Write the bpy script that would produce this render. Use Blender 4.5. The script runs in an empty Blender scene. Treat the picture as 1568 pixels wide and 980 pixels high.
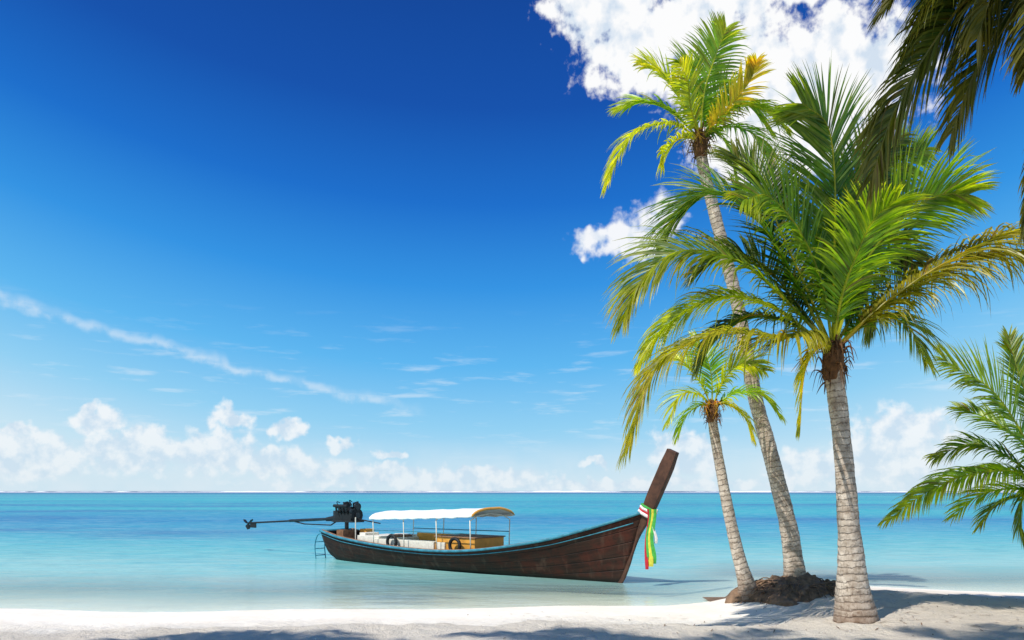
import bpy, math, random
from mathutils import Vector, noise, Matrix
R = random.Random(7)
scene = bpy.context.scene
def lin(c):
    c = c/255.0
    return c/12.92 if c <= 0.04045 else ((c+0.055)/1.055)**2.4
def S(r,g,b,k=1.0): return (lin(r)*k, lin(g)*k, lin(b)*k, 1.0)
def sstep(a,b,x):
    t=max(0.0,min(1.0,(x-a)/(b-a))); return t*t*(3-2*t)
def smooth_tab(tab,x):
    n=len(tab)
    if x<=tab[0][0]: return tab[0][1]
    if x>=tab[-1][0]: return tab[-1][1]
    for i in range(n-1):
        if x<=tab[i+1][0]:
            x0,y0=tab[i]; x1,y1=tab[i+1]
            m0=(y1-tab[i-1][1])/(x1-tab[i-1][0]) if i>0 else (y1-y0)/(x1-x0)
            m1=(tab[i+2][1]-y0)/(tab[i+2][0]-x0) if i+2<n else (y1-y0)/(x1-x0)
            h=x1-x0; t=(x-x0)/h
            return ((2*t**3-3*t*t+1)*y0+(t**3-2*t*t+t)*h*m0+(-2*t**3+3*t*t)*y1+(t**3-t*t)*h*m1)

# ------------------------------------------------------------------ node helper
class NT:
    def __init__(s,tree):
        s.t=tree; s.t.nodes.clear()
    def n(s,typ,**kw):
        nd=s.t.nodes.new(typ)
        for k,v in kw.items(): setattr(nd,k,v)
        return nd
    def l(s,a,b): s.t.links.new(a,b)
    def _in(s,sock,v):
        if isinstance(v,bpy.types.NodeSocket): s.l(v,sock)
        else: sock.default_value=v
    def m(s,op,a,b=0.0,c=0.0,clamp=False):
        nd=s.n('ShaderNodeMath',operation=op,use_clamp=clamp)
        s._in(nd.inputs[0],a); s._in(nd.inputs[1],b); s._in(nd.inputs[2],c)
        return nd.outputs[0]
    def vm(s,op,a,b=(0,0,0)):
        nd=s.n('ShaderNodeVectorMath',operation=op)
        s._in(nd.inputs[0],a)
        if op!='LENGTH': s._in(nd.inputs[1],b)
        return nd.outputs['Value'] if op=='LENGTH' else nd.outputs[0]
    def noise(s,vec,scale,detail=4,rough=0.5,dist=0.0,dim='3D'):
        nd=s.n('ShaderNodeTexNoise',noise_dimensions=dim)
        if vec is not None: s.l(vec,nd.inputs['Vector'])
        nd.inputs['Scale'].default_value=scale; nd.inputs['Detail'].default_value=detail
        nd.inputs['Roughness'].default_value=rough; nd.inputs['Distortion'].default_value=dist
        return nd
    def ramp(s,fac,stops,interp='LINEAR'):
        nd=s.n('ShaderNodeValToRGB'); cr=nd.color_ramp; cr.interpolation=interp
        while len(cr.elements)<len(stops): cr.elements.new(0.5)
        for e,(p,c) in zip(cr.elements,stops):
            e.position=p; e.color=c if len(c)==4 else (*c,1)
        s._in(nd.inputs[0],fac); return nd.outputs[0]
    def mr(s,v,a,b,c=0.0,d=1.0,sm=False):
        nd=s.n('ShaderNodeMapRange'); nd.clamp=True
        if sm: nd.interpolation_type='SMOOTHSTEP'
        s._in(nd.inputs[0],v); 
        for i,q in enumerate((a,b,c,d)): s._in(nd.inputs[1+i],q)
        return nd.outputs[0]
    def mix(s,f,a,b,blend='MIX'):
        nd=s.n('ShaderNodeMix',data_type='RGBA',blend_type=blend)
        s._in(nd.inputs[0],f); s._in(nd.inputs[6],a); s._in(nd.inputs[7],b)
        return nd.outputs[2]
    def bump(s,h,strength,dist,normal=None):
        nd=s.n('ShaderNodeBump'); s.l(h,nd.inputs['Height'])
        nd.inputs['Strength'].default_value=strength; nd.inputs['Distance'].default_value=dist
        if normal is not None: s.l(normal,nd.inputs['Normal'])
        return nd.outputs[0]
    def mapping(s,vec,scale=(1,1,1),rot=(0,0,0)):
        nd=s.n('ShaderNodeMapping'); s.l(vec,nd.inputs[0])
        nd.inputs['Scale'].default_value=scale; nd.inputs['Rotation'].default_value=rot
        return nd.outputs[0]
def newmat(name):
    m=bpy.data.materials.new(name); m.use_nodes=True
    t=NT(m.node_tree); out=t.n('ShaderNodeOutputMaterial'); return m,t,out
def simple(name,col,rough=0.5,metal=0.0,var=0.25,scale=12.0,bump=0.15,spec=0.4):
    m,t,out=newmat(name)
    tc=t.n('ShaderNodeTexCoord').outputs['Object']
    n1=t.noise(tc,scale,4,0.6).outputs[0]
    c=t.mix(t.mr(n1,0.3,0.7),tuple(x*(1-var) for x in col[:3])+(1,),tuple(min(1,x*(1+var)) for x in col[:3])+(1,))
    p=t.n('ShaderNodeBsdfPrincipled'); t.l(c,p.inputs['Base Color'])
    p.inputs['Roughness'].default_value=rough; p.inputs['Metallic'].default_value=metal
    p.inputs['Specular IOR Level'].default_value=spec
    t.l(t.bump(n1,bump,0.02),p.inputs['Normal'])
    t.l(p.outputs[0],out.inputs[0]); return m

# ------------------------------------------------------------------ mesh builder
class MB:
    def __init__(s): s.v=[];s.f=[];s.m=[];s.c=[];s.t=[]
    def add(s,vs,fs,mat=0,col=(1,1,1),tv=None):
        o=len(s.v); s.v.extend([tuple(q) for q in vs]); s.f.extend([tuple(i+o for i in f) for f in fs])
        s.m.extend([mat]*len(fs))
        s.c.extend(col if isinstance(col,list) else [col]*len(vs))
        s.t.extend(tv if tv else [(0,0,0)]*len(vs))
    def box(s,c,d,mat=0,rot=None,col=(1,1,1)):
        vs=[]
        for x in(-.5,.5):
            for y in(-.5,.5):
                for z in(-.5,.5):
                    p=Vector((x*d[0],y*d[1],z*d[2]))
                    if rot: p=rot@p
                    vs.append(p+Vector(c))
        s.add(vs,[(0,1,3,2),(4,6,7,5),(0,4,5,1),(2,3,7,6),(0,2,6,4),(1,5,7,3)],mat,col)
    def tube(s,pts,rad,n=8,mat=0,col=(1,1,1),flat=None,cap=True):
        pts=[Vector(p) for p in pts]; N=len(pts); vs=[];tv=[]; L=0
        if not isinstance(rad,(list,tuple)): rad=[rad]*N
        ref=None
        for i,p in enumerate(pts):
            T=(pts[min(i+1,N-1)]-pts[max(i-1,0)]).normalized()
            if ref is None:
                a=Vector((0,0,1)) if abs(T.z)<.9 else Vector((1,0,0))
                ref=T.cross(a).normalized()
            ref=(ref-T*ref.dot(T)).normalized(); B=T.cross(ref)
            if i: L+=(p-pts[i-1]).length
            for k in range(n):
                a=2*math.pi*k/n+(math.pi/n if flat else 0)
                fx,fy=flat if flat else (1,1)
                vs.append(p+ref*math.cos(a)*rad[i]*fx+B*math.sin(a)*rad[i]*fy); tv.append((math.cos(a),math.sin(a),L))
        fs=[]
        for i in range(N-1):
            for k in range(n):
                k2=(k+1)%n; fs.append((i*n+k,i*n+k2,(i+1)*n+k2,(i+1)*n+k))
        if cap:
            fs.append(tuple(range(n-1,-1,-1))); fs.append(tuple((N-1)*n+k for k in range(n)))
        s.add(vs,fs,mat,col,tv)
    def sphere(s,c,r,mat=0,nu=12,nv=8,sc=(1,1,1),col=(1,1,1)):
        vs=[];fs=[]
        for j in range(nv+1):
            th=math.pi*j/nv
            for i in range(nu):
                ph=2*math.pi*i/nu
                vs.append((c[0]+r*sc[0]*math.sin(th)*math.cos(ph),c[1]+r*sc[1]*math.sin(th)*math.sin(ph),c[2]+r*sc[2]*math.cos(th)))
        for j in range(nv):
            for i in range(nu):
                i2=(i+1)%nu; fs.append((j*nu+i,(j+1)*nu+i,(j+1)*nu+i2,j*nu+i2))
        s.add(vs,fs,mat,col)
    def torus(s,c,R1,r,mat=0,axis='y',n=20,m=8):
        vs=[];fs=[]
        for i in range(n):
            a=2*math.pi*i/n
            for j in range(m):
                b=2*math.pi*j/m; q=R1+r*math.cos(b); h=r*math.sin(b)
                p=(q*math.cos(a),h,q*math.sin(a)) if axis=='y' else ((h,q*math.cos(a),q*math.sin(a)) if axis=='x' else (q*math.cos(a),q*math.sin(a),h))
                vs.append((c[0]+p[0],c[1]+p[1],c[2]+p[2]))
        for i in range(n):
            for j in range(m):
                fs.append((i*m+j,((i+1)%n)*m+j,((i+1)%n)*m+(j+1)%m,i*m+(j+1)%m))
        s.add(vs,fs,mat)
    def build(s,name,mats,parent=None,smooth=True,bevel=0):
        me=bpy.data.meshes.new(name); me.from_pydata(s.v,[],s.f); me.update()
        for m in mats: me.materials.append(m)
        me.polygons.foreach_set('material_index',s.m)
        me.polygons.foreach_set('use_smooth',[smooth]*len(s.f))
        ca=me.attributes.new('Col','FLOAT_COLOR','POINT')
        ca.data.foreach_set('color',[x for c in s.c for x in (c[0],c[1],c[2],1)])
        ta=me.attributes.new('tv','FLOAT_VECTOR','POINT')
        ta.data.foreach_set('vector',[x for c in s.t for x in c])
        ob=bpy.data.objects.new(name,me); scene.collection.objects.link(ob)
        if parent: ob.parent=parent
        if bevel:
            b=ob.modifiers.new('b','BEVEL'); b.width=bevel; b.segments=2; b.limit_method='ANGLE'
        return ob
def empty(name,loc=(0,0,0),rz=0):
    e=bpy.data.objects.new(name,None); e.location=loc; e.rotation_euler=(0,0,rz); e.empty_display_size=.3
    scene.collection.objects.link(e); return e
def spline(pts,n):
    pts=[Vector(p) for p in pts]; P=[pts[0]*2-pts[1]]+pts+[pts[-1]*2-pts[-2]]; out=[]
    k=len(pts)-1
    for i in range(n+1):
        u=i/n*k; j=min(int(u),k-1); t=u-j
        a,b,c,d=P[j],P[j+1],P[j+2],P[j+3]
        out.append(0.5*((2*b)+(c-a)*t+(2*a-5*b+4*c-d)*t*t+(3*b-a-3*c+d)*t**3))
    return out

# ------------------------------------------------------------------ camera, sun, world
cam=bpy.data.cameras.new('camera'); co=bpy.data.objects.new('camera',cam); scene.collection.objects.link(co)
co.location=(0,0,2); co.rotation_euler=(math.radians(90),0,0)
cam.sensor_width=36; cam.lens=36*1200/1568; cam.shift_y=262/1568; cam.clip_end=60000; cam.clip_start=.1
scene.camera=co
EL=math.radians(55); hx,hy=-.756,-.655
sd=Vector((math.cos(EL)*hx,math.cos(EL)*hy,math.sin(EL)))
su=bpy.data.lights.new('sun','SUN'); su.energy=4.5; su.angle=math.radians(.5); su.color=(1,.955,.88)
so=bpy.data.objects.new('sun',su); so.rotation_euler=sd.to_track_quat('Z','Y').to_euler(); so.location=(-30,-30,40); scene.collection.objects.link(so)
scene.view_settings.view_transform='Standard'; scene.view_settings.look='None'; scene.view_settings.exposure=0

w=bpy.data.worlds.new('World'); scene.world=w; w.use_nodes=True
try:
    w.cycles.sampling_method='MANUAL'; w.cycles.sample_map_resolution=256
except Exception as ex: print(ex)
t=NT(w.node_tree); out=t.n('ShaderNodeOutputWorld')
g=t.n('ShaderNodeTexCoord').outputs['Generated']
sx=t.n('ShaderNodeSeparateXYZ'); t.l(g,sx.inputs[0]); X,Y,Z=sx.outputs
az=t.m('MULTIPLY',t.m('ARCTAN2',X,Y),57.2958)
el=t.m('MULTIPLY',t.m('ARCSINE',Z),57.2958)
cb=t.n('ShaderNodeCombineXYZ'); t.l(az,cb.inputs[0]); t.l(el,cb.inputs[1]); ang=cb.outputs[0]
azd=t.m('DIVIDE',t.m('ABSOLUTE',t.m('ADD',az,1.0)),60.0,clamp=True)
elv=t.m('SUBTRACT',el,t.m('MULTIPLY',t.m('MULTIPLY',azd,azd),14.0))
efac=t.mr(elv,-2.0,36.0)
def ef(e): return (e+2)/38
sky=t.ramp(efac,[(0,S(205,232,246)),(ef(0.5),S(198,230,247)),(ef(4.5),S(146,210,246)),(ef(9),S(92,184,243)),(ef(14.5),S(46,148,230)),(ef(20),S(16,110,206)),(ef(26),S(6,80,174)),(1,S(4,60,144))])
def E(px,py,rx,ry):
    a=math.atan((px-784)/1200); e=math.atan((752-py)/1200*math.cos(a))
    return (math.degrees(a),math.degrees(e),rx/1200*57.3*math.cos(a)**2,ry/1200*57.3*math.cos(a)*math.cos(e)**2)
nA=t.noise(ang,0.28,3,0.55,dim='2D')
nB=t.noise(ang,0.75,5,0.52,dim='2D')
nW=t.noise(ang,0.8,2,0.5,dim='2D')
nF=t.noise(ang,2.6,3,0.6,dim='2D').outputs[0]
off=t.vm('SUBTRACT',nA.outputs['Color'],(.5,.5,.5))
off2=t.vm('SUBTRACT',nW.outputs['Color'],(.5,.5,.5))
def dens(els,wa,wb,amp,lo,hi,fa=.22):
    wp=t.vm('ADD',ang,t.vm('MULTIPLY',off,(wa,wa,0)))
    wp=t.vm('ADD',wp,t.vm('MULTIPLY',off2,(wb,wb,0)))
    cur=None
    for (cx,cy,rx,ry) in els:
        d=t.vm('LENGTH',t.vm('MULTIPLY',t.vm('SUBTRACT',wp,(cx,cy,0)),(1/rx,1/ry,0)))
        q=t.m('SUBTRACT',1.0,d)
        cur=q if cur is None else t.m('SMOOTH_MAX',cur,q,0.2)
    nz=t.m('ADD',t.m('MULTIPLY',t.m('SUBTRACT',nB.outputs[0],.5),amp),t.m('MULTIPLY',t.m('SUBTRACT',nF,.5),fa))
    return t.mr(t.m('ADD',cur,nz),lo,hi,sm=True)
big=[E(*q) for q in [(925,0,115,80),(975,75,105,90),(1180,-30,240,58),(1040,40,110,90),(1255,125,180,125),(1140,120,140,125),(1210,205,175,90),(1315,110,95,95)]]
small=[E(*q) for q in [(968,366,72,44),(1008,335,50,42),(905,370,44,28)]]
low=[E(*q) for q in [(35,700,130,46),(30,662,46,18),(150,642,52,26),(133,626,26,14),(200,690,120,44),(352,642,40,24),(325,694,110,40),(442,658,36,18),(430,708,100,28),(525,682,26,14),(595,695,26,11),(560,726,160,20),(740,730,120,18),(912,710,24,11),(1050,695,70,46),(1385,665,100,55),(1370,702,150,56),(1250,712,90,36),(830,742,500,13)]]
dbig=dens(big,3.4,1.5,.85,-.02,0.36,.3)
dsm=dens(small,2.6,1.4,1.1,0.03,0.6)
dlow=dens(low,1.5,1.4,0.9,0.02,0.5)
a0=E(0,458,1,1); a1=E(640,628,1,1)
sl=(a1[1]-a0[1])/(a1[0]-a0[0])
dline=t.m('SUBTRACT',el,t.m('ADD',t.m('MULTIPLY',t.m('SUBTRACT',az,a0[0]),sl),a0[1]))
dline=t.m('ADD',dline,t.m('MULTIPLY',t.m('SUBTRACT',nA.outputs[0],.5),1.6))
dline=t.m('ADD',dline,t.m('MULTIPLY',t.m('SUBTRACT',nB.outputs[0],.5),.8))
tr=t.m('SUBTRACT',1.0,t.mr(t.m('ABSOLUTE',dline),0.0,0.6,sm=True))
tr=t.m('MULTIPLY',tr,t.m('MULTIPLY',t.mr(az,a1[0]-1.5,a1[0]+.8,1,0,True),t.mr(nB.outputs[0],0.36,0.6,.25,.9)))
wv=t.mapping(ang,(0.12,0.9,1),(0,0,.12))
wn=t.noise(wv,1.6,4,0.6,dim='2D').outputs[0]
wz=t.m('MULTIPLY',t.mr(wn,0.54,0.8,0,.45,True),t.m('MULTIPLY',t.mr(el,1,5),t.mr(el,8,13,1,0)))
hz=t.m('MULTIPLY',t.mr(el,0.0,3.8,.7,0),t.mr(nA.outputs[0],.3,.6,.4,1))
sh_=t.m('ADD',t.m('MULTIPLY',nA.outputs[0],.5),t.m('MULTIPLY',nB.outputs[0],.5))
ccol=t.mix(t.mr(sh_,0.36,0.5),S(216,230,245),S(255,255,255,1.03))
lowcol=t.mix(t.mr(nB.outputs[0],0.38,0.6),S(208,227,244),S(248,251,254))
c=t.mix(wz,sky,S(225,240,252))
c=t.mix(t.m('MULTIPLY',tr,.5),c,S(235,244,252))
c=t.mix(hz,c,S(226,239,248))
c=t.mix(t.m('MULTIPLY',dlow,t.mr(el,.5,4.5,.55,.9)),c,lowcol)
c=t.mix(t.m('MULTIPLY',dsm,.93),c,ccol)
c=t.mix(dbig,c,ccol)
bg1=t.n('ShaderNodeBackground'); t.l(c,bg1.inputs[0]); bg1.inputs[1].default_value=1.0
nis=t.n('ShaderNodeTexSky'); nis.sky_type='NISHITA'; nis.sun_disc=False; nis.sun_elevation=EL; nis.sun_rotation=math.atan2(hx,hy)
bg2=t.n('ShaderNodeBackground'); t.l(nis.outputs[0],bg2.inputs[0]); bg2.inputs[1].default_value=.1
mx=t.n('ShaderNodeMixShader'); mx.inputs[0].default_value=.06
t.l(bg1.outputs[0],mx.inputs[1]); t.l(bg2.outputs[0],mx.inputs[2]); t.l(mx.outputs[0],out.inputs[0])

# ------------------------------------------------------------------ terrain
def Ys(x):
    return 13.3+3.5*sstep(3.2,6.2,x)-1.5*sstep(7,11,x)+.25*math.sin(x*.45+1)+.12*math.sin(x*1.3)
def sandz(x,y,fine=True):
    d=Ys(x)-y
    z=.30*(1-math.exp(-d*.25)) if d>0 else max(.075*d,-2.6)
    m=math.exp(-(((x-4.8)/1.5)**2+((y-13.7)/1.2)**2)); z+=.14*m
    if fine and d>-2 and -15<x<20 and -2<y:
        k=sstep(1.2,3.0,d)
        n=noise.fractal(Vector((x*1.1,y*1.1,0)),.9,2.1,5)
        n2=noise.noise(Vector((x*4.2,y*4.2,3)))
        n3=noise.noise(Vector((x*2.3,y*2.3,8)))
        z+=k*(.035*n+.022*n2-.035*max(0,n3-.25))+.004*n2
    d2=d-2.7-.25*math.sin(x*.8)-.3*noise.noise(Vector((x*1.2,0,9)))
    z+=.06*sstep(0,.3,d2)
    return z
def axis(lo,hi,step,far_lo,far_hi,g=1.25):
    a=[]; x=lo
    while x<=hi: a.append(x); x+=step
    s=step; x=a[-1]
    while x<far_hi: s*=g; x+=s; a.append(x)
    s=step; x=lo; b=[]
    while x>far_lo: s*=g; x-=s; b.append(x)
    return b[::-1]+a
def grid(name,xs,ys,zf,mat,attr=None):
    nx=len(xs); vs=[(x,y,zf(x,y)) for y in ys for x in xs]
    fs=[(j*nx+i,j*nx+i+1,(j+1)*nx+i+1,(j+1)*nx+i) for j in range(len(ys)-1) for i in range(nx-1)]
    me=bpy.data.meshes.new(name); me.from_pydata(vs,[],fs); me.polygons.foreach_set('use_smooth',[True]*len(fs))
    if attr:
        a=me.attributes.new('s','FLOAT','POINT'); a.data.foreach_set('value',[attr(v[0],v[1]) for v in vs])
    me.materials.append(mat); ob=bpy.data.objects.new(name,me); scene.collection.objects.link(ob); return ob
ms,t,out=newmat('beach_sand')
tc=t.n('ShaderNodeNewGeometry').outputs['Position']
at=t.n('ShaderNodeAttribute'); at.attribute_name='s'; sh=at.outputs['Fac']
n1=t.noise(tc,1.1,5,.65).outputs[0]; n2=t.noise(tc,9,5,.7).outputs[0]; n3=t.noise(tc,70,3,.7).outputs[0]
c=t.mix(t.mr(n1,.35,.65),S(238,226,208),S(250,243,230))
c=t.mix(t.m('MULTIPLY',t.mr(n2,.45,.7),.35),c,S(200,182,156))
c=t.mix(t.m('MULTIPLY',t.mr(n3,.6,.72),.5),c,S(136,116,92))
dry=t.mr(t.m('ADD',sh,t.m('MULTIPLY',t.m('SUBTRACT',n1,.5),1.5)),-2.4,-3.0,0,1,True)
c=t.mix(t.m('MULTIPLY',dry,.3),t.mix(.4,c,S(248,241,228)),S(206,190,168))
px=t.n('ShaderNodeSeparateXYZ'); t.l(tc,px.inputs[0])
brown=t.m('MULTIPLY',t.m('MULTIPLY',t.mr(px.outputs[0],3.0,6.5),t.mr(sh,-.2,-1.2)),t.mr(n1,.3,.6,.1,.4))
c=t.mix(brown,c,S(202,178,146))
p=t.n('ShaderNodeBsdfPrincipled'); t.l(c,p.inputs['Base Color']); p.inputs['Roughness'].default_value=.9; p.inputs['Specular IOR Level'].default_value=.15
bdry=t.mr(sh,-1.5,-3,.08,1)
hh=t.m('MULTIPLY',t.m('ADD',t.m('MULTIPLY',n2,1.2),t.m('MULTIPLY',n3,.4)),bdry)
t.l(t.bump(hh,.9,.08),p.inputs['Normal']); t.l(p.outputs[0],out.inputs[0])
grid('sand_beach',axis(-8.5,10.5,.055,-400,400,1.3),axis(8.2,16.5,.055,-300,400,1.3),sandz,ms,lambda x,y:y-Ys(x))

mw,t,out=newmat('sea_water')
tc=t.n('ShaderNodeNewGeometry').outputs['Position']
at=t.n('ShaderNodeAttribute'); at.attribute_name='s'; sh=at.outputs['Fac']
na=t.noise(t.mapping(tc,(.018,.05,1)),1.0,4,.62,.3).outputs[0]
nb=t.noise(t.mapping(tc,(.16,.9,1)),1.0,5,.7,.4).outputs[0]
nd_=t.noise(t.mapping(tc,(.8,4.0,1),(0,0,.05)),1.0,4,.7,.5).outputs[0]
nc=t.noise(t.mapping(tc,(.004,.02,1)),1.0,2,.55).outputs[0]
npp=t.noise(t.mapping(tc,(.25,.4,1)),1.0,3,.6,.6).outputs[0]
ls=t.m('LOGARITHM',t.m('ADD',t.m('MAXIMUM',sh,0),1.0),10.0)
lsn=t.m('ADD',t.m('ADD',ls,t.m('MULTIPLY',t.m('SUBTRACT',nb,.5),.4)),t.m('MULTIPLY',t.m('SUBTRACT',npp,.5),t.mr(ls,.5,1.3,.9,.0)))
K=.76
col=t.ramp(t.m('DIVIDE',lsn,4.0),[(0,S(236,246,236,K)),(.13,S(204,240,232,K)),(.22,S(158,230,226,K)),(.29,S(92,210,218,K)),(.34,S(44,188,214,K)),(.395,S(14,152,204,K)),(.466,S(14,166,204,K)),(.56,S(22,184,206,K)),(.66,S(10,150,192,K)),(.75,S(0,92,156,K)),(.9,S(0,70,134,K))])
pat=t.m('MULTIPLY',t.mr(na,.48,.62,0,1,True),t.m('MULTIPLY',t.mr(ls,1.15,1.4),t.mr(ls,2.0,2.4,1,0)))
col=t.mix(t.m('MULTIPLY',pat,.65),col,S(0,112,184,K))
light=t.m('MULTIPLY',t.mr(nc,.45,.62,0,1,True),t.m('MULTIPLY',t.mr(ls,1.4,1.8),t.mr(ls,2.6,2.9,1,0)))
col=t.mix(t.m('MULTIPLY',light,.6),col,S(44,208,212,K))
col=t.mix(t.mr(nb,.52,.75,0,.4),col,S(190,238,238,K))
col=t.mix(t.m('MULTIPLY',t.mr(nd_,.5,.68,0,.38),t.mr(ls,.4,.8)),col,S(205,242,240,K))
col=t.mix(t.m('MULTIPLY',t.mr(nd_,.5,.34,0,.32),t.mr(ls,.7,1.1)),col,S(0,120,170,K))
wd=t.vm('LENGTH',t.vm('MULTIPLY',t.vm('SUBTRACT',tc,(-2.1,14.75,0)),(.75,1.6,0)))  # palm crown's cast shadow, painted as a dark patch in the water colour
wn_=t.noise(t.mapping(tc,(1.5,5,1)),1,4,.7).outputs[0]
crown_shad=t.mr(t.m('ADD',t.m('SUBTRACT',1.0,wd),t.m('MULTIPLY',t.m('SUBTRACT',wn_,.5),2.2)),-.1,.6,0,.6,True)
crown_shad=t.m('MULTIPLY',crown_shad,t.mr(wd,1.0,1.6,1,0))
df=t.n('ShaderNodeBsdfDiffuse'); t.l(t.mix(crown_shad,col,S(50,100,120,K)),df.inputs[0])
w1=t.noise(t.mapping(tc,(1.2,3.2,1),(0,0,.12)),1.0,4,.6,.2).outputs[0]
w2=t.noise(t.mapping(tc,(5,11,1),(0,0,-.1)),1.0,3,.6).outputs[0]
w3=t.noise(t.mapping(tc,(.25,.8,1)),1.0,2,.6).outputs[0]
h=t.m('ADD',t.m('ADD',t.m('MULTIPLY',w1,.7),t.m('MULTIPLY',w2,.2)),t.m('MULTIPLY',w3,1.6))
bn=t.bump(h,.75,.2)
bg_=t.bump(h,.35,.1)
gl=t.n('ShaderNodeBsdfGlossy'); gl.inputs['Roughness'].default_value=.06; t.l(bg_,gl.inputs['Normal'])
t.l(bn,df.inputs['Normal'])
lw=t.n('ShaderNodeFresnel'); lw.inputs[0].default_value=1.33; t.l(bg_,lw.inputs['Normal'])
ff=t.m('MULTIPLY',t.m('MINIMUM',lw.outputs[0],.5),t.mr(ls,1.0,1.6,.75,.3))
trn=t.n('ShaderNodeBsdfTransparent'); trn.inputs[0].default_value=(.9,.98,.96,1)
op=t.m('POWER',t.mr(sh,-.05,6.5),.75)
op=t.m('MAXIMUM',t.m('MULTIPLY',op,.97),crown_shad)
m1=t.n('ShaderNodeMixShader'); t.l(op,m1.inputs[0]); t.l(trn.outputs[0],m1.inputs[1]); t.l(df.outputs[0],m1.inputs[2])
m2=t.n('ShaderNodeMixShader'); t.l(ff,m2.inputs[0]); t.l(m1.outputs[0],m2.inputs[1]); t.l(gl.outputs[0],m2.inputs[2])
t.l(m2.outputs[0],out.inputs[0])
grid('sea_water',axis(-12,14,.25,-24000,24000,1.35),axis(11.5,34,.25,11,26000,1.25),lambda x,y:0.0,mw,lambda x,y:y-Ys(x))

mf=simple('surf_foam',(.88,.92,.94),.8)
mb=MB(); vs=[];fs=[]; x=-1250;i=0
while x<1500:
    hgt=.5+2.4*max(0,noise.noise(Vector((x*.006,1,0)))+.3+.5*noise.noise(Vector((x*.05,4,0))))
    yy=1300+40*noise.noise(Vector((x*.004,7,0)))
    vs+=[(x,yy-3,-.3),(x,yy,hgt*.7),(x,yy+6,hgt),(x,yy+12,-.3)]
    if i:
        o=(i-1)*4
        for k in range(3): fs.append((o+k,o+4+k,o+5+k,o+1+k))
    i+=1; x+=7
mb.add(vs,fs); mb.build('reef_surf',[mf])

# ------------------------------------------------------------------ palms
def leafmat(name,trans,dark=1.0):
    m,t,out=newmat(name)
    at=t.n('ShaderNodeAttribute'); at.attribute_name='Col'; c=at.outputs['Color']
    tcc=t.n('ShaderNodeTexCoord').outputs['Object']
    nn=t.noise(tcc,4,2,.6).outputs[0]
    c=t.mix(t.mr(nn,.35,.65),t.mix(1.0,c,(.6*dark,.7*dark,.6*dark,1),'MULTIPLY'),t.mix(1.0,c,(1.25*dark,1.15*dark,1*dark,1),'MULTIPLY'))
    d=t.n('ShaderNodeBsdfDiffuse'); t.l(c,d.inputs[0])
    tr=t.n('ShaderNodeBsdfTranslucent'); t.l(t.mix(1.0,c,(2.5,2.5,.5,1),'MULTIPLY'),tr.inputs[0])
    g=t.n('ShaderNodeBsdfGlossy'); g.inputs['Roughness'].default_value=.4; g.inputs[0].default_value=(.9,.95,.9,1)
    a=t.n('ShaderNodeMixShader'); a.inputs[0].default_value=trans; t.l(d.outputs[0],a.inputs[1]); t.l(tr.outputs[0],a.inputs[2])
    b=t.n('ShaderNodeMixShader'); b.inputs[0].default_value=.035; t.l(a.outputs[0],b.inputs[1]); t.l(g.outputs[0],b.inputs[2])
    t.l(b.outputs[0],out.inputs[0]); return m
mleaf=leafmat('palm_leaf',.52)
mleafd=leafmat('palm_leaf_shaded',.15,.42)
mt,t,out=newmat('palm_trunk_bark')
at=t.n('ShaderNodeAttribute'); at.attribute_name='tv'; tv=at.outputs['Vector']
sp=t.n('ShaderNodeSeparateXYZ'); t.l(tv,sp.inputs[0])
tco=t.n('ShaderNodeTexCoord').outputs['Object']
nn=t.noise(tco,7,4,.65).outputs[0]; n2=t.noise(t.mapping(tco,(40,40,3)),1,3,.6).outputs[0]
n3=t.noise(tco,22,4,.7).outputs[0]
ln=t.m('ADD',sp.outputs[2],t.m('MULTIPLY',t.m('SUBTRACT',nn,.5),.12))
ring=t.m('FRACT',t.m('MULTIPLY',ln,11.0))
rd=t.m('ADD',t.mr(ring,.0,.2,1,0,True),t.mr(ring,.92,1,0,1,True),clamp=True)
c=t.mix(t.mr(nn,.3,.7),S(150,132,114),S(228,214,196))
c=t.mix(t.m('MULTIPLY',t.mr(n2,.5,.75),.35),c,S(112,92,74))
c=t.mix(t.m('MULTIPLY',t.mr(n3,.53,.64),.55),c,S(88,68,52))
c=t.mix(t.m('MULTIPLY',rd,t.mr(nn,.35,.6,.2,.65)),c,S(78,60,48))
c=t.mix(t.mr(sp.outputs[2],.0,.55,.7,0),c,S(104,68,44))
p=t.n('ShaderNodeBsdfPrincipled'); t.l(c,p.inputs['Base Color']); p.inputs['Roughness'].default_value=.85; p.inputs['Specular IOR Level'].default_value=.2
t.l(t.bump(t.m('ADD',t.m('MULTIPLY',rd,-.7),t.m('MULTIPLY',n3,.8)),.8,.014),p.inputs['Normal']); t.l(p.outputs[0],out.inputs[0])
mfib=simple('palm_fibre',S(108,76,48),.95,var=.5,scale=14,bump=.8)
mroot=simple('palm_root_mat',S(122,98,78),.95,var=.5,scale=9,bump=1.0)

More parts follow.
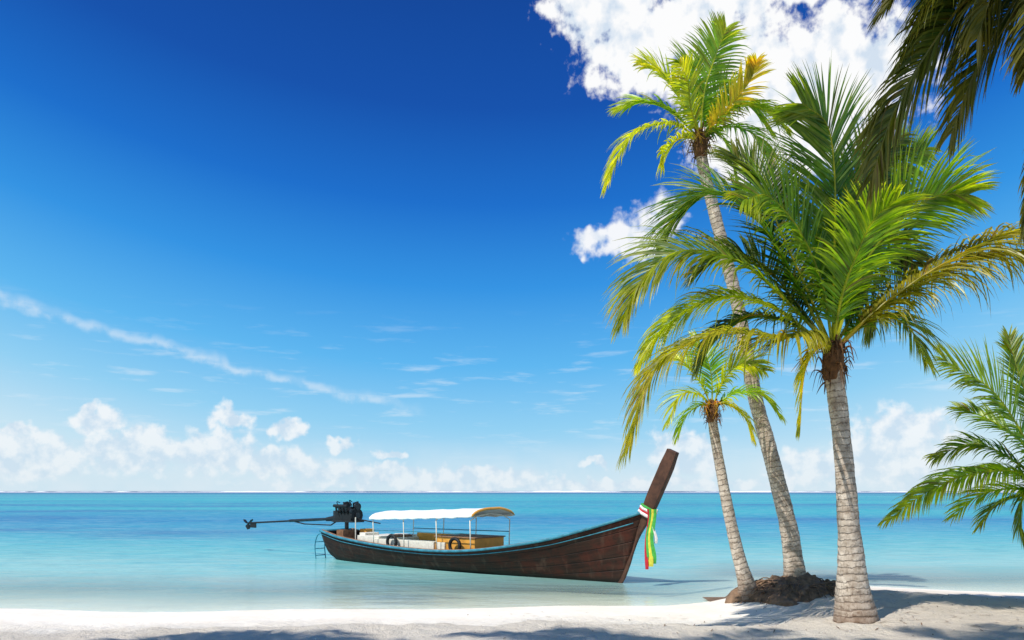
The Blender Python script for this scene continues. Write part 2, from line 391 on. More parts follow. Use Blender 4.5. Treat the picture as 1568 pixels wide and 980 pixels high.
GREEN=(.05,.165,.016); LIME=(.21,.39,.022); YEL=(.54,.47,.035); DEEP=(.02,.07,.012); GOLD=(.48,.28,.03); BRN=(.22,.11,.03)
def mixc(a,b,k): return tuple(a[i]+(b[i]-a[i])*k for i in range(3))
def frond(mb,pts,side,L=.9,dens=60,col=GREEN,tip=YEL,droop=.25,w=.0125,vee=.14,r0=.024,start=.14,rng=R,splay=1.0,td=.45):
    total=sum((Vector(b)-Vector(a)).length for a,b in zip(pts,pts[1:]))
    n=max(24,int(total*dens)); C=spline(pts,n)
    side=Vector(side).normalized()
    rach=mixc(YEL,col,.4)
    rp=C[::3]+([C[-1]] if n%3 else []); mb.tube(rp,[r0*(1-.9*(i/(len(rp)-1)))*(1.0 if i>1 else 1.5) for i in range(len(rp))],5,0,rach)
    cl=0.0
    for i in range(int(n*start),n+1):
        u=i/n; T=(C[min(i+1,n)]-C[max(i-1,0)]).normalized()
        Sd=side-T*side.dot(T)
        if Sd.length<.15: Sd=T.cross(Vector((0,0,1)))
        Sd.normalize(); N=Sd.cross(T)
        if N.z<0: N=-N
        uu=(u-start)/(1-start)
        prof=(.42+.58*math.sin(min(1,uu*1.9+.12)*math.pi/2))*(1-.62*max(0,(uu-.45)/.55)**1.5)
        if rng.random()<.12: cl=rng.uniform(-.09,.09)
        for sg in(-1,1):
            if rng.random()<.05: continue
            a=math.radians(30+32*uu+rng.uniform(-4,4))+cl
            D=(Sd*sg*math.cos(a)*splay+T*math.sin(a)+N*(vee+rng.uniform(-.13,.13))).normalized()
            ll=L*prof*rng.uniform(.88,1.1); seg=5; p=C[i]+(C[min(i+1,n)]-C[max(i-1,0)])*rng.uniform(-.2,.2)
            W=T-D*T.dot(D); W=(W+N*rng.uniform(-.6,.6)); W=(W-D*W.dot(D)).normalized()
            gk=rng.uniform(0.85,1.15); base=mixc(col,tip,max(0,min(1,uu**2*td+rng.uniform(-.15,.2))))
            br=rng.uniform(.75,1.2); base=tuple(q*br for q in base)
            if rng.random()<.03: base=mixc(base,BRN,.7)
            vs=[];cs=[]; dr=droop*rng.uniform(.6,1.4)
            if rng.random()<.04: dr*=2.5
            for k in range(seg+1):
                s=k/seg; ww=w*(.55,1,1,.82,.5,.05)[k]*gk
                vs+=[p-W*ww,p+W*ww]
                cc=mixc(base,tip,s*s*td*.9) 
                if k==seg and rng.random()<.4: cc=mixc(cc,BRN,.6)
                cs+=[cc,cc]
                p=p+D*(ll/seg); D=(D+Vector((0,0,-1))*dr*(.4+.9*s)).normalized()
                W=(W-D*W.dot(D)).normalized()
            mb.add(vs,[(2*k,2*k+1,2*k+3,2*k+2) for k in range(seg)],0,cs)
def trunk(mb,pts,rad):
    n=len(pts); tot=sum((Vector(b)-Vector(a)).length for a,b in zip(pts,pts[1:]))
    N=int(tot/.02); C=spline(pts,N); vs=[];tv=[];fs=[];M=22;Lc=0
    for i,p in enumerate(C):
        if i: Lc+=(p-C[i-1]).length
        u=i/N*(n-1); j=min(int(u),n-2); r=rad[j]+(rad[j+1]-rad[j])*(u-j)
        T=(C[min(i+1,N)]-C[max(i-1,0)]).normalized(); A=T.cross(Vector((0,1,0))).normalized(); B=T.cross(A)
        for k in range(M):
            a=2*math.pi*k/M; q=Vector((math.cos(a)*1.5,math.sin(a)*1.5,Lc*2.5))
            fr=((Lc+.05*noise.noise(q))*11)%1
            rr=r*(1+.08*noise.noise(q)+.06*noise.noise(q*3)+(.015 if fr>.25 else -.015))+.03*max(0,.25-Lc)*math.sin(a*7+1)
            vs.append(p+A*math.cos(a)*rr+B*math.sin(a)*rr); tv.append((math.cos(a),math.sin(a),Lc))
    for i in range(N):
        for k in range(M):
            k2=(k+1)%M; fs.append((i*M+k,i*M+k2,(i+1)*M+k2,(i+1)*M+k))
    mb.add(vs,fs,0,(1,1,1),tv)
def hub(mb,c,r,s,rng=R):
    c=Vector(c)
    for k in range(60):
        a=rng.uniform(0,6.28); d=Vector((math.cos(a),math.sin(a),0))
        p0=c+d*r*rng.uniform(.6,1.05)+Vector((0,0,rng.uniform(-3.2,1.0)*r)); p1=p0+d*r*rng.uniform(.2,1.1)+Vector((0,0,rng.uniform(-.5,1.5)*r)); p2=p1+d*r*.5+Vector((0,0,-rng.uniform(.3,2.4)*r))
        mb.tube(spline([p0,p1,p2],6),[r*.2*q for q in(1,1,.9,.7,.5,.35,.1)],4,1,flat=(1,.35))
    mb.tube([c+Vector((0,0,-3*r)),c+Vector((0,0,-1.5*r)),c,c+Vector((0,0,1.6*r))],[r*.9,r*1.1,r*1.0,r*.3],10,1)
    for k in range(5):
        a=rng.uniform(0,6.28); d=Vector((math.cos(a),math.sin(a),0))
        P=spline([c,c+d*r*1.6+Vector((0,0,r*1.2)),c+d*r*3+Vector((0,0,-r*.5))],6)
        mb.tube(P,[r*.12,r*.1,r*.09,r*.08,r*.06,r*.05,r*.03],5,0,GOLD)
        for q in P[3:]:
            for z in range(3):
                e=q+Vector((rng.uniform(-1,1),rng.uniform(-1,1),rng.uniform(-2,0)))*r; mb.tube([q,(q+e)/2,e],[r*.05,r*.04,r*.02],4,0,mixc(GOLD,YEL,.3))
def palm(base,unit,tr,rad,cr,fr,L,leaf=None,hubr=.15,extra=None,**kw):
    e=empty('coconut_palm',base)
    m=MB(); trunk(m,[(q[0]*unit,(q[2] if len(q)>2 else 0),q[1]*unit) for q in tr],[q*unit for q in rad])
    m.build('trunk',[mt],e)
    m=MB(); C=Vector((cr[0]*unit,cr[2] if len(cr)>2 else 0,cr[1]*unit))
    for f in fr:
        pts,dy,side,col,o=f[0],f[1],f[2],f[3],(f[4] if len(f)>4 else {})
        P=[(C.x+a*unit,C.y+dy*(i/(len(pts)-1))**1.1,C.z+b*unit) for i,(a,b) in enumerate(pts)]
        kk=dict(kw); kk.update(o); kk['L']=kk.get('L',L)
        frond(m,P,side,col=col,**kk)
    if extra:
        n,RR,e0,e1,dr,ll,cols=extra
        for i in range(n):
            ph=i*2.399+R.uniform(-.3,.3); el0=R.uniform(e0,e1); q=Vector(C); P=[Vector(C)]; rr=RR*R.uniform(.85,1.1)
            for k in range(5):
                ee=el0-dr*(k/4)**1.2; q=q+Vector((math.cos(ph)*math.cos(ee),math.sin(ph)*math.cos(ee),math.sin(ee)))*rr/5; P.append(Vector(q))
            sd_=Vector((-math.sin(ph),math.cos(ph),R.uniform(-.3,.3)))
            frond(m,P,sd_,col=R.choice(cols),L=ll,**kw)
    hub(m,C,hubr,1)
    m.build('crown',[leaf or mleaf,mfib],e,smooth=False)
    return e

XS=(1,.25,0)
b1=(4.60,10.5,sandz(4.6,10.5,False))
fr1=[
 ([(0,0),(-40,22),(-85,14),(-195,14),(-285,-40),(-328,-150)],-.9,(0,1,.15),mixc(GREEN,GOLD,.35),dict(droop=.5,L=1.05)),
 ([(0,0),(-60,62),(-145,132),(-235,148),(-295,105),(-322,45)],-.3,(0,.8,.6),mixc(GREEN,GOLD,.1),dict(droop=.35,L=1.0)),
 ([(0,0),(-50,100),(-105,205),(-170,255),(-225,225),(-255,165)],.5,(.2,.7,.6),GREEN,dict(droop=.22,td=.2,L=1.0)),
 ([(0,0),(-5,120),(-10,235),(-28,320),(-72,345)],-.6,XS,mixc(GREEN,LIME,.15),dict(droop=.12,L=1.1,td=.2)),
 ([(0,0),(22,120),(60,215),(115,290),(180,342)],.6,(.8,.5,-.3),mixc(GREEN,LIME,.35),dict(droop=.16,td=.25,L=1.0)),
 ([(0,0),(60,60),(140,118),(225,158),(310,165),(385,125)],-.8,(.1,.9,.35),mixc(GREEN,GOLD,.4),dict(droop=.55,L=1.2)),
 ([(0,0),(60,52),(140,105),(220,140),(290,140),(350,90)],-.1,(.2,.9,.3),mixc(DEEP,GOLD,.3),dict(droop=.6,L=1.15,td=.3)),
 ([(0,0),(45,42),(95,62),(150,50),(190,0)],.8,(0,1,.3),GREEN,dict(droop=.4,L=.8)),
 ([(0,0),(-22,6),(-48,-30),(-60,-120)],-.2,(.5,1,0),YEL,dict(droop=.4,L=.5)),
 ([(0,0),(-85,72),(-165,95),(-235,60),(-275,5)],.9,(0,.9,.5),mixc(LIME,YEL,.4),dict(droop=.4,L=.85)),
 ([(0,0),(30,110),(75,180),(125,215),(160,210)],-.7,(.8,.3,-.5),mixc(GREEN,LIME,.8),dict(droop=.2,L=.95,td=.3)),
 ([(0,0),(-25,90),(-70,165),(-125,205),(-170,190)],-1.0,(.5,.6,.6),mixc(GREEN,LIME,.4),dict(droop=.25,L=.95,td=.3)),
 ([(0,0),(15,90),(25,180),(55,260),(75,310)],.9,XS,GREEN,dict(droop=.14,L=1.0,td=.15)),
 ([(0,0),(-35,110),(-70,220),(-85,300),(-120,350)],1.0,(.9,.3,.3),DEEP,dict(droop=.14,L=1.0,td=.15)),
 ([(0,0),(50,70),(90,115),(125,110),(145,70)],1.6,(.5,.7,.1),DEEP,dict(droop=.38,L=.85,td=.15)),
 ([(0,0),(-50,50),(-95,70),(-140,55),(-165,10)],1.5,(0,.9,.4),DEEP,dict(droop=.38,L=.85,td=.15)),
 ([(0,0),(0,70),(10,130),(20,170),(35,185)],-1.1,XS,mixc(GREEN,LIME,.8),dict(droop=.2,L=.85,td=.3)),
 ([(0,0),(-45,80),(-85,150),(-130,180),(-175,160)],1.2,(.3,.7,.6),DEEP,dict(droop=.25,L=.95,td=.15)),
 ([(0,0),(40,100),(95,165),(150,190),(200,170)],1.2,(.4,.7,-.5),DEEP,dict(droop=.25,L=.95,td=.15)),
 ([(0,0),(30,140),(45,230),(85,300),(120,345)],.3,(.9,.4,0),mixc(GREEN,DEEP,.3),dict(droop=.15,L=.95,td=.2)),
]
palm(b1,.00875,[(0,-10),(-2,25),(-5,70),(-9,130),(-14,205),(-22,290),(-30,360),(-34,405)],[35,29,22,16.5,14.5,13,14,13],(-34,413),fr1,.95,hubr=.13)
b2=(5.09,14.0,.30)
u2=.01167
fr2=[
 ([(0,0),(-45,22),(-95,8),(-125,-30),(-145,-78)],-.3,(0,1,.3),mixc(LIME,YEL,.6),dict(droop=.4)),
 ([(0,0),(-35,-5),(-60,-35),(-68,-60)],-.6,(.3,1,0),mixc(YEL,LIME,.4),dict(droop=.4,L=.5)),
 ([(0,0),(-40,42),(-80,62),(-118,56)],.2,(0,.8,.6),mixc(GREEN,LIME,.5),dict(droop=.25)),
 ([(0,0),(-32,60),(-60,95),(-90,106)],-.2,(.2,.7,.7),mixc(YEL,LIME,.3),{}),
 ([(0,0),(-10,70),(-5,120),(-25,130)],.3,XS,mixc(GREEN,LIME,.4),{}),
 ([(0,0),(5,70),(22,125),(35,160)],-.2,(1,.2,-.2),mixc(GREEN,LIME,.8),{}),
 ([(0,0),(35,52),(75,62),(112,28)],.3,(0,.8,.6),mixc(GREEN,LIME,.7),dict(droop=.3)),
 ([(0,0),(30,30),(60,62),(62,78)],-.9,(.7,.5,-.4),mixc(YEL,GOLD,.4),dict(L=.5)),
 ([(0,0),(45,25),(90,20),(120,-15)],.5,(0,1,.4),mixc(GREEN,LIME,.6),dict(droop=.35)),
 ([(0,0),(-20,35),(-32,62),(-50,68)],-1.0,(.8,.4,.3),mixc(YEL,LIME,.5),dict(L=.5)),
 ([(0,0),(20,10),(42,-20),(50,-70)],-.2,(.5,1,0),mixc(GREEN,LIME,.5),dict(droop=.4,L=.5)),
 ([(0,0),(15,55),(45,95),(70,100)],.6,(.7,.5,-.4),mixc(GREEN,LIME,.6),{}),
 ([(0,0),(40,40),(85,45),(125,10)],-.2,(0,.9,.4),mixc(GREEN,LIME,.4),dict(droop=.35)),
]
palm(b2,u2,[(0,-8),(-3,12),(-6,45),(-17,110),(-40,200),(-65,295),(-92,435),(-122,555),(-143,640),(-148,680)],[24,18,14.5,12.5,11.5,10.5,9.5,9,8.5,8],(-148,684),fr2,.74,hubr=.11,w=.0155,dens=44,r0=.022,droop=.2)
b3=(4.05,13.4,.22)
fr3=[
 ([(0,0),(-20,45),(-45,75),(-70,75)],.2,(.2,.7,.6),mixc(LIME,YEL,.5),{}),
 ([(0,0),(-25,20),(-55,15),(-75,-25)],-.4,(0,1,.3),mixc(LIME,YEL,.4),dict(droop=.35)),
 ([(0,0),(0,50),(-10,90),(-25,105)],.2,XS,LIME,{}),
 ([(0,0),(20,45),(50,70),(85,60)],.2,(.2,.7,-.6),mixc(LIME,YEL,.5),{}),
 ([(0,0),(30,20),(65,20),(95,-15)],-.3,(0,1,.3),LIME,dict(droop=.35)),
 ([(0,0),(20,5),(45,-15),(55,-45)],-.2,(.4,1,0),YEL,dict(droop=.4)),
 ([(0,0),(-15,5),(-35,-10),(-45,-40)],.4,(.4,1,0),LIME,dict(droop=.4)),
]
palm(b3,.01117,[(0,-6),(-3,12),(-10,40),(-22,85),(-42,185),(-54,255),(-56,285)],[20,14,10.5,9,7.6,7,7],(-56,287),fr3,.55,hubr=.085,w=.014,dens=46,r0=.016)
# near palm leaning over from the right, mostly out of frame
u4=.00583; b4=(5.9,6.6,sandz(5.9,6.6,False))
cx,cz=(5.35-5.9)/u4,(6.7-b4[2])/u4
VS=(.75,.25,.55)
fr4=[
 ([(0,0),(-110,28),(-205,-30),(-285,-130),(-345,-235),(-375,-335)],.3,VS,GREEN,dict(droop=.38,L=.75)),
 ([(0,0),(-120,50),(-215,10),(-290,-70),(-335,-160)],.1,(.5,.4,.6),GREEN,dict(droop=.38,L=.75)),
 ([(0,0),(-90,5),(-155,-60),(-205,-150),(-235,-250)],.5,VS,GREEN,dict(droop=.38,L=.7)),
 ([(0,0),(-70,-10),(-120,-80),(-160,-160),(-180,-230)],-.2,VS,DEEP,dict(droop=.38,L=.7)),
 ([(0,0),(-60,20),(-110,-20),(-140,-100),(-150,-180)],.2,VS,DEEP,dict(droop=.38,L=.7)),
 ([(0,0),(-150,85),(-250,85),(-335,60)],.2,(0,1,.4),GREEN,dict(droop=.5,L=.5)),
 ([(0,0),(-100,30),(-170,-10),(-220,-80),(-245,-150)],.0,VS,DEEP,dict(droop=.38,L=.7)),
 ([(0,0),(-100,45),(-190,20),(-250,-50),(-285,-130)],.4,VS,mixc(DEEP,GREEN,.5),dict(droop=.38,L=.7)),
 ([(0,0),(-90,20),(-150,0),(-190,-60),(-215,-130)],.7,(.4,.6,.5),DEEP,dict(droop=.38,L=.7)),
 ([(0,0),(-60,-30),(-105,-150),(-128,-290),(-132,-410)],.4,(.7,.6,.1),GREEN,dict(droop=.4,L=.4)),
]
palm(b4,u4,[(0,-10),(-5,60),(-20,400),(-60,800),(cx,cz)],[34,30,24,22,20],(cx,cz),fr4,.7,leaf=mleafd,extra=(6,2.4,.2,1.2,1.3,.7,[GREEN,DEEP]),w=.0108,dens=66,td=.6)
# young palm at the right
b5=(8.35,12.0,sandz(8.35,12,False)); u5=.01
cz=(1.85-b5[2])/u5
fr5=[
 ([(0,0),(-50,85),(-110,165),(-190,212)],-.3,(.6,.5,.6),mixc(GREEN,LIME,.45),dict(L=.9,droop=.15)),
 ([(0,0),(-60,42),(-130,42),(-200,18),(-268,-28)],-.2,(0,.9,.45),mixc(LIME,YEL,.2),dict(L=.62,droop=.38)),
 ([(0,0),(-28,120),(-52,200),(-62,255)],.2,XS,GREEN,dict(L=.55,droop=.12)),
 ([(0,0),(-50,20),(-65,-30),(-62,-80)],-.2,(.4,1,0),GREEN,dict(L=.4,droop=.4)),
 ([(0,0),(-50,60),(-100,90),(-150,70)],.7,(.1,.8,.5),GREEN,dict(L=.6,droop=.3)),
 ([(0,0),(-40,90),(-80,130),(-110,150)],.7,(.6,.6,.4),mixc(GREEN,LIME,.5),dict(L=.6)),
]
palm(b5,u5,[(0,-10),(0,20),(0,80),(0,cz)],[20,16,13,12],(0,cz),fr5,.6,hubr=.12,extra=(8,1.6,.2,1.2,1.2,.55,[GREEN,LIME]),dens=52)
# tall palms out of frame behind/left whose crowns shade the near sand
for (tx,ty,H,RR) in [(-2.6,8.3,12.0,2.5),(1.4,8.2,12.5,2.7),(5.0,7.7,14,2.5)]:
    k=1/math.tan(EL); X0,Y0=tx+hx*k*H,ty+hy*k*H
    bb=(X0-.8,Y0-1.2,sandz(X0,Y0,False))
    palm(bb,.01,[(0,-20),(0,60),(30,400,.3),(60,800,.8),(80,H*100-30,1.2)],[24,18,14,13,12],(80,H*100-30,1.2),[],.8,extra=(18,RR,-.2,1.3,1.4,.8,[GREEN,LIME]),dens=20,w=.026)

# root mat mound under the leaning palms
mb=MB(); nx,ny=70,50; vs=[];fs=[]
for j in range(ny+1):
    for i in range(nx+1):
        x=4.95+(i/nx-.5)*2.8; y=13.5+(j/ny-.5)*2.3
        r=math.sqrt(((x-4.95)/1.12)**2+((y-13.5)/.9)**2); r+=.3*noise.noise(Vector((x*2.2,y*2.2,5)))
        hm=.44*max(0,1-r*r)**.7*(.8+.35*noise.noise(Vector((x*3,y*3,1)))+.2*noise.noise(Vector((x*11,y*11,1)))) if r<1 else -.12
        vs.append((x,y,.13+hm if r<1 else .02))
for j in range(ny):
    for i in range(nx): fs.append((j*(nx+1)+i,j*(nx+1)+i+1,(j+1)*(nx+1)+i+1,(j+1)*(nx+1)+i))
mb.add(vs,fs)
for k in range(220):
    a=R.uniform(0,6.28); q=R.uniform(.5,1.1); x=4.95+math.cos(a)*q; y=13.5+math.sin(a)*q*.8; z=.14+.36*max(0,1-q*q)**.6
    d=Vector((math.cos(a+R.uniform(-.8,.8)),math.sin(a+R.uniform(-.8,.8)),0))
    mb.tube(spline([(x,y,z+.02),Vector((x,y,z+.03))+d*.12,Vector((x,y,z-.08))+d*.26],4),[.012,.011,.01,.008,.004],4)
mb.build('root_mound',[mroot])
ml=simple('dry_leaf_litter',S(120,86,52),.9,var=.5)
mb=MB()
for k in range(520):
    x=R.gauss(5.2,2.6); y=R.uniform(9.2,14.5)
    if Ys(x)-y<1.2: continue
    z=sandz(x,y)+.012; a=R.uniform(0,6.28); l=R.choice([.02,.03,.04,.1]); ww=.008
    d=Vector((math.cos(a),math.sin(a),R.uniform(-.05,.15)))*l; s_=Vector((-math.sin(a),math.cos(a),0))*ww
    p=Vector((x,y,z)); mb.add([p-d,p+s_,p+d,p-s_],[(0,1,2,3)])
mb.build('leaf_litter',[ml],smooth=False)

# ------------------------------------------------------------------ longtail boat
boat=empty('longtail_boat',(-5.2,23.3,0),math.atan2(-.637,.771))
mh,t,out=newmat('hull_wood')
at=t.n('ShaderNodeAttribute'); at.attribute_name='tv'; tv=at.outputs['Vector']
sp=t.n('ShaderNodeSeparateXYZ'); t.l(tv,sp.inputs[0]); U,V,ZZ=sp.outputs
tco=t.n('ShaderNodeTexCoord').outputs['Object']
g1=t.noise(t.mapping(tv,(.9,14,1)),1.0,6,.65).outputs[0]
g2=t.noise(tco,2.2,5,.7).outputs[0]; g3=t.noise(t.mapping(tco,(6,6,.8)),1,4,.6).outputs[0]
pl=t.m('FRACT',t.m('ADD',t.m('MULTIPLY',V,6.0),t.m('MULTIPLY',g2,.05)))
pl_line=t.m('ADD',t.mr(pl,0,.07,1,0),t.mr(pl,.95,1,0,1),clamp=True)
c=t.mix(t.mr(g1,.3,.7),S(26,18,15),S(66,42,32))
c=t.mix(t.m('MULTIPLY',t.mr(g2,.45,.7),t.mr(U,4,9.5,.2,.65)),c,S(96,44,32))
c=t.mix(t.m('MULTIPLY',t.mr(g3,.55,.75),.28),c,S(120,98,84))
c=t.mix(t.m('MULTIPLY',pl_line,.8),c,S(14,10,8))
c=t.mix(t.mr(ZZ,.02,.14,.92,0,True),c,S(14,20,16))
p=t.n('ShaderNodeBsdfPrincipled'); t.l(c,p.inputs['Base Color']); t.l(t.mr(g2,.3,.7,.5,.8),p.inputs['Roughness']); p.inputs['Specular IOR Level'].default_value=.2
t.l(t.bump(t.m('ADD',t.m('MULTIPLY',pl_line,-1.0),t.m('MULTIPLY',g1,.4)),.7,.02),p.inputs['Normal']); t.l(p.outputs[0],out.inputs[0])
mteal=simple('teal_paint',S(56,128,148),.6,var=.4,scale=7)
mcream=simple('cream_paint',S(226,220,205),.55,var=.15)
mwhite=simple('white_canvas',S(240,240,238),.8,var=.06,scale=3)
morange=simple('orange_board',S(222,158,66),.6,var=.18,scale=5)
mwood=simple('deck_wood',S(140,104,76),.7,var=.35,scale=9)
mblk=simple('black_rubber',S(24,24,26),.6,var=.3)
mmet=simple('engine_steel',S(60,62,66),.4,.7,var=.4,scale=9)
mred=simple('red_cloth',S(190,40,52),.8); mgrn=simple('green_cloth',S(70,165,70),.8); myel=simple('yellow_cloth',S(215,205,70),.8); mpnk=simple('white_cloth',S(235,222,222),.8)
mpost=simple('prow_wood',S(78,50,36),.7,var=.5,scale=6,bump=.5)
ZG=[(0,.84),(.1,.68),(.32,.53),(.5,.51),(.64,.60),(.8,.87),(.89,1.14),(.96,1.40),(1,1.57)]
TF=[(-.4,8.9),(-.2,9.5),(0,9.82),(.5,10.03),(1.0,10.22),(1.6,10.5)]
def bb_(u): return .60+.27*math.sin(min(1,u/.45)*math.pi/2) if u<.45 else .87*(1-((u-.45)/.55)**2.5)+.045
def hp(u,v,sg,inset=0):
    zg=smooth_tab(ZG,u); zk=-.32+(.36*(1-u/.16)**2 if u<.16 else 0)
    z=zk+(zg-zk)*v; f=v**(.42+.45*u**3)
    b=max(.02,bb_(u)*f-inset); return Vector((u*smooth_tab(TF,z),sg*b,z))
nu,nv=90,18; mb=MB()
for sg in(-1,1):
    vs=[];tv=[];fs=[]
    for i in range(nu+1):
        for j in range(nv+1):
            v=(j/nv); q=hp(i/nu,v,sg); vs.append(q); tv.append((i/nu*10.4,v,q.z))
    for i in range(nu):
        for j in range(nv):
            a=i*(nv+1)+j; f=(a,a+nv+1,a+nv+2,a+1); fs.append(f if sg<0 else f[::-1])
    mb.add(vs,fs,0,(1,1,1),tv)
vs=[];tv=[]
for j in range(nv+1):
    for sg in(-1,1):
        q=hp(0,j/nv,sg); vs.append(q); tv.append((q.y*2,j/nv,q.z))
mb.add(vs,[(2*j,2*j+2,2*j+3,2*j+1) for j in range(nv)],0,(1,1,1),tv)
ho=mb.build('hull',[mh],boat); so_=ho.modifiers.new('s','SOLIDIFY'); so_.thickness=.035; so_.offset=-1
mb=MB()
for sg in(-1,1):
    mb.tube([hp(i/60,1,sg)+Vector((0,sg*.02,.012)) for i in range(61)],.034,6,0)
    mb.tube([hp(i/60,.9,sg)+Vector((0,sg*.012,0)) for i in range(60)],.012,5,1)
    mb.tube([hp(i/60,1,sg,.06)+Vector((0,0,.02)) for i in range(58)],.03,4,2)
mb.tube([hp(0,1,-1),hp(0,1,1)],.045,6,0)
mb.build('gunwale_trim',[mteal,mteal,mwood],boat)
mb=MB()
stem=[(9.35,0,-.25),(9.78,0,-.02),(9.98,0,.35),(10.1,0,.7),(10.24,0,1.1),(10.45,0,1.5),(10.66,0,1.95),(10.88,0,2.4),(11.08,0,2.84)]
mb.tube(spline(stem,32),[.06+.13*sstep(.35,.75,i/32)-.03*sstep(.9,1,i/32) for i in range(33)],4,0,flat=(.62,1.05))
mb.build('prow',[mpost],boat,smooth=False,bevel=.012)
mb=MB()
def ringband(z0,z1,mat,s):
    def at_(z):
        for a,b in zip(stem,stem[1:]):
            if a[2]<=z<=b[2]:
                k=(z-a[2])/(b[2]-a[2]); return Vector((a[0]+(b[0]-a[0])*k,0,z))
    mb.tube([at_(z0),at_((z0+z1)/2),at_(z1)],[s*.98,s*1.08,s*.98],8,mat,flat=(.72,1.02))
for z0,z1,mt_,s_ in [(1.48,1.54,3,.2),(1.54,1.58,0,.195),(1.58,1.63,3,.2),(1.63,1.67,1,.195)]: ringband(z0,z1,mt_,s_)
for (x0,y0,mt_,zb,wd) in [(10.62,-.13,2,.42,.04),(10.66,-.10,1,.48,.045),(10.55,-.16,0,.36,.026),(10.58,-.15,1,.62,.03),(10.68,-.05,3,.9,.025)]:
    P=[]; n=14
    for i in range(n+1):
        s_=i/n; z=1.62+(zb-1.62)*s_
        P.append((Vector((x0+.03*math.sin(s_*7+x0*9)-.02*s_,y0-.03*math.sin(s_*5+y0*20),z)),wd*(1+.4*s_+.25*math.sin(s_*11+x0))))
    vs=[]
    for q,ww in P: vs+=[q+Vector((-ww,.02,0)),q+Vector((0,-.025,0)),q+Vector((ww,.02,0))]
    fs=[]
    for i in range(n):
        o=i*3; fs+=[(o,o+1,o+4,o+3),(o+1,o+2,o+5,o+4)]
    mb.add(vs,fs,mt_)
mb.build('ribbons',[mred,mgrn,myel,mpnk],boat)
mb=MB()
for k in range(7):
    y=-.42+k*.14; ln_=6.0-abs(k-3)*.5; mb.box((4.4,y,.2),(ln_,.13,.03),0)
for i in range(24):
    u=.06+i*.037
    for sg in(-1,1):
        mb.tube([hp(u,v,sg,.06) for v in(.35,.55,.75,.95)],.022,4,0)
for u in(.66,.73,.80,.86,.91):
    q=hp(u,.86,1,.05); mb.box((q.x,0,q.z),(.16,2*q.y,.035),0)
for i in range(7):
    u=.925+i*.01; q=hp(u,.93,1,.04); mb.box((q.x,0,q.z+.0),(.09,2*q.y,.03),0)
for u in (.05,.09,.13): 
    q=hp(u,.85,1,.04); mb.box((q.x,0,q.z),(.3,2*q.y,.035),0)
mb.build('deck',[mwood],boat,smooth=False,bevel=.006)
mb=MB()
mb.box((2.05,.0,.52),(.9,1.1,.5),0); mb.box((3.5,-.42,.46),(2.3,.34,.5),0); mb.box((3.6,.5,.52),(3.0,.25,.55),0)
mb.box((3.1,.1,.45),(.12,1.2,.6),0)
mb.box((5.35,.0,.56),(1.35,1.1,.56),1); mb.box((3.95,.36,.72),(1.75,.06,.28),1); mb.box((5.35,0,.855),(1.42,1.16,.03),3)
mb.box((1.7,-.2,.74),(.25,.5,.2),0); mb.box((4.9,-.45,.5),(.3,.3,.42),0); mb.box((2.6,.15,.72),(.5,.4,.16),3)
for tt in(3.2,5.5): mb.torus((tt,-.70,.66),.17,.045,2,'y')
mb.box((.95,.35,.75),(.3,.3,.3),1); mb.tube([(1.1,-.2,.6),(1.1,-.2,1.25)],.02,6,0)
for k in range(5): mb.sphere((6.6+k*.25,R.uniform(-.3,.3),.36),.12,4,10,8,(1.3,1,.7))
mb.torus((7.6,.1,.55),.2,.035,4,'z'); mb.torus((7.62,.1,.6),.18,.035,4,'z')
mb.build('seats_and_cargo',[mcream,morange,mblk,mwood,mteal],boat,smooth=False,bevel=.012)
mb=MB(); nx,ny=24,14; vs=[];fs=[]
for i in range(nx+1):
    for j in range(ny+1):
        a=i/nx; x=2.4+a*3.75; s_=(j/ny-.5)*2; y=s_*.8
        sag=-.018*abs(math.sin(a*math.pi*4))*(1-abs(s_)*.5)+.012*noise.noise(Vector((x*3,y*4,0)))
        vs.append((x,y,1.25+.05*a*2+.21*math.sqrt(max(0,1-s_*s_*.96))-.0+sag+.04*a*a))
for i in range(nx):
    for j in range(ny): fs.append((i*(ny+1)+j,(i+1)*(ny+1)+j,(i+1)*(ny+1)+j+1,i*(ny+1)+j+1))
mb.add(vs,fs,0)
for sg in(0,ny):
    a_=[Vector(vs[i*(ny+1)+sg]) for i in range(nx+1)]; vv=[]
    for q in a_: vv+=[q,q+Vector((0,.004 if sg else -.004,-.06-.012*math.sin(q.x*14)))]
    mb.add(vv,[(2*i,2*i+1,2*i+3,2*i+2) for i in range(nx)],0)
a_=[Vector(vs[nx*(ny+1)+j]) for j in range(ny+1)]; vv=[]
for q in a_: vv+=[q+Vector((.004,0,.01)),q+Vector((.03,0,-.05))]
mb.add(vv,[(2*i,2*i+1,2*i+3,2*i+2) for i in range(ny)],1)
cn=mb.build('canopy',[mwhite,morange],boat); sm_=cn.modifiers.new('s','SOLIDIFY'); sm_.thickness=.012
mb=MB()
for tt in(2.5,3.7,4.9,6.05):
    for sg in(-1,1):
        mb.tube([(tt,sg*.72,.45),(tt,sg*.75,1.28)],.014,6,0)
    mb.tube([(tt,-.76,1.28),(tt,-.45,1.40),(tt,0,1.44),(tt,.45,1.40),(tt,.76,1.28)],.014,5,0)
for sg in(-1,1):
    mb.tube([(2.4,sg*.76,1.26),(6.15,sg*.76,1.38)],.016,5,0); mb.tube([(2.5,sg*.735,.95),(6.05,sg*.735,.97)],.012,5,1)
mb.build('canopy_frame',[mcream,mteal],boat)
mb=MB()
mb.box((.45,0,.62),(.3,.5,.5),2); mb.tube([(.45,0,.7),(.45,0,1.15)],.06,8,1)
mb.box((.5,0,1.28),(.72,.36,.3),0); mb.box((.5,0,1.47),(.62,.24,.14),1); mb.box((.5,.16,1.42),(.5,.12,.22),0)
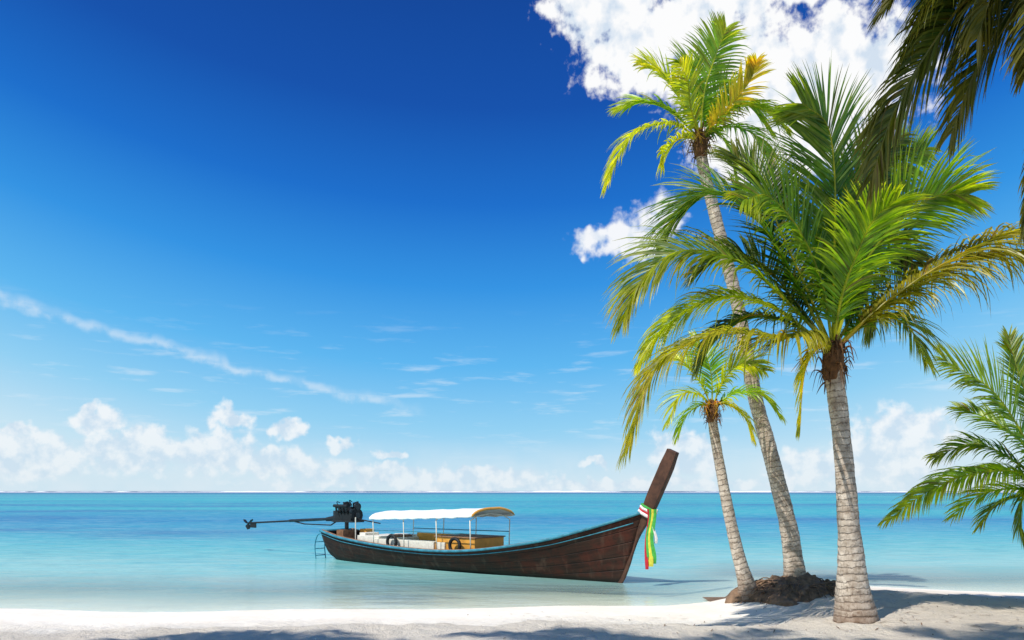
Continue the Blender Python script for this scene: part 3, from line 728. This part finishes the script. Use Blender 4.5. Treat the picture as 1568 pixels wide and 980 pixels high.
for k in range(4): mb.tube([(.28+k*.15,-.13,1.3),(.28+k*.15,-.24,1.42),(.28+k*.15,-.26,1.56)],.03,6,1)
mb.tube([(.2,-.27,1.57),(.82,-.27,1.57)],.045,8,0); mb.tube([(.86,0,1.3),(.93,0,1.3)],.21,16,0); mb.tube([(.93,0,1.3),(.96,0,1.3)],.08,10,1)
mb.tube([(.89,.02,1.55),(.95,.02,1.55)],.11,12,1); mb.tube([(.86,-.17,1.42),(.93,-.17,1.42)],.07,10,1)
mb.tube([(.35,.08,1.5),(.35,.08,1.68)],.11,12,0); mb.tube([(.7,.05,1.5),(.7,.05,1.64),(.9,.05,1.68)],.03,7,1)
mb.box((.5,0,1.12),(.95,.44,.05),1); mb.box((.08,0,1.25),(.14,.3,.34),1)
for k in range(12):
    a=Vector((R.uniform(.15,.9),R.uniform(-.2,.2),R.uniform(1.15,1.6))); b=a+Vector((R.uniform(-.25,.25),R.uniform(-.12,.12),R.uniform(-.2,.2)))
    mb.tube(spline([a,(a+b)/2+Vector((0,-.1,.1)),b],6),.013,5,R.choice([0,1]))
mb.torus((.6,-.1,1.5),.19,.014,1,'y'); 
mb.tube([(.05,0,1.2),(-.5,0,1.15)],[.1,.06],10,0); mb.tube([(-.4,0,1.16),(-2.4,0,1.06)],.045,8,1); mb.tube([(-2.3,0,1.06),(-4.72,0,.93)],.028,8,0)
mb.tube([(-.3,0,.98),(-1.6,0,.98),(-2.2,0,1.05)],.02,6,0); mb.tube([(-.3,0,.98),(.1,0,1.15)],.02,6,0)
mb.box((-4.45,0,.86),(.35,.02,.16),0)
for k in range(3):
    a=k*2.094+.5; q=Vector((-4.75,0,.93)); d=Vector((0,math.cos(a),math.sin(a))); s_=Vector((.06,-math.sin(a)*.07,math.cos(a)*.07))
    mb.add([q,q+d*.1+s_,q+d*.2+s_*.6,q+d*.22-s_*.3,q+d*.1-s_],[(0,1,2,3,4)],1)
mb.tube([(-4.68,0,.93),(-4.84,0,.925)],[.035,.015],8,1)
mb.tube([(.9,0,1.2),(1.5,-.1,1.15),(2.1,-.15,1.1)],.018,6,0)
mb.build('longtail_engine',[mblk,mmet,mwood],boat,smooth=False)
mb=MB()
for y in(-.5,-.15):
    mb.tube(spline([(.05,y,.75),(-.25,y,.72),(-.4,y,.4),(-.35,y,.0),(-.3,y,-.3)],12),.016,6,0)
for z in(.1,.3,.5): mb.tube([(-.39,-.5,z),(-.39,-.15,z)],.013,5,0)
mb.tube(spline([(.0,.3,.7),(-.4,.35,.5),(-.55,.3,.15),(-.3,.2,.1),(.0,.2,.3)],16),.013,5,0)
mb.build('stern_ladder',[mteal],boat)
print('faces', sum(len(o.data.polygons) for o in scene.objects if o.type=='MESH'))
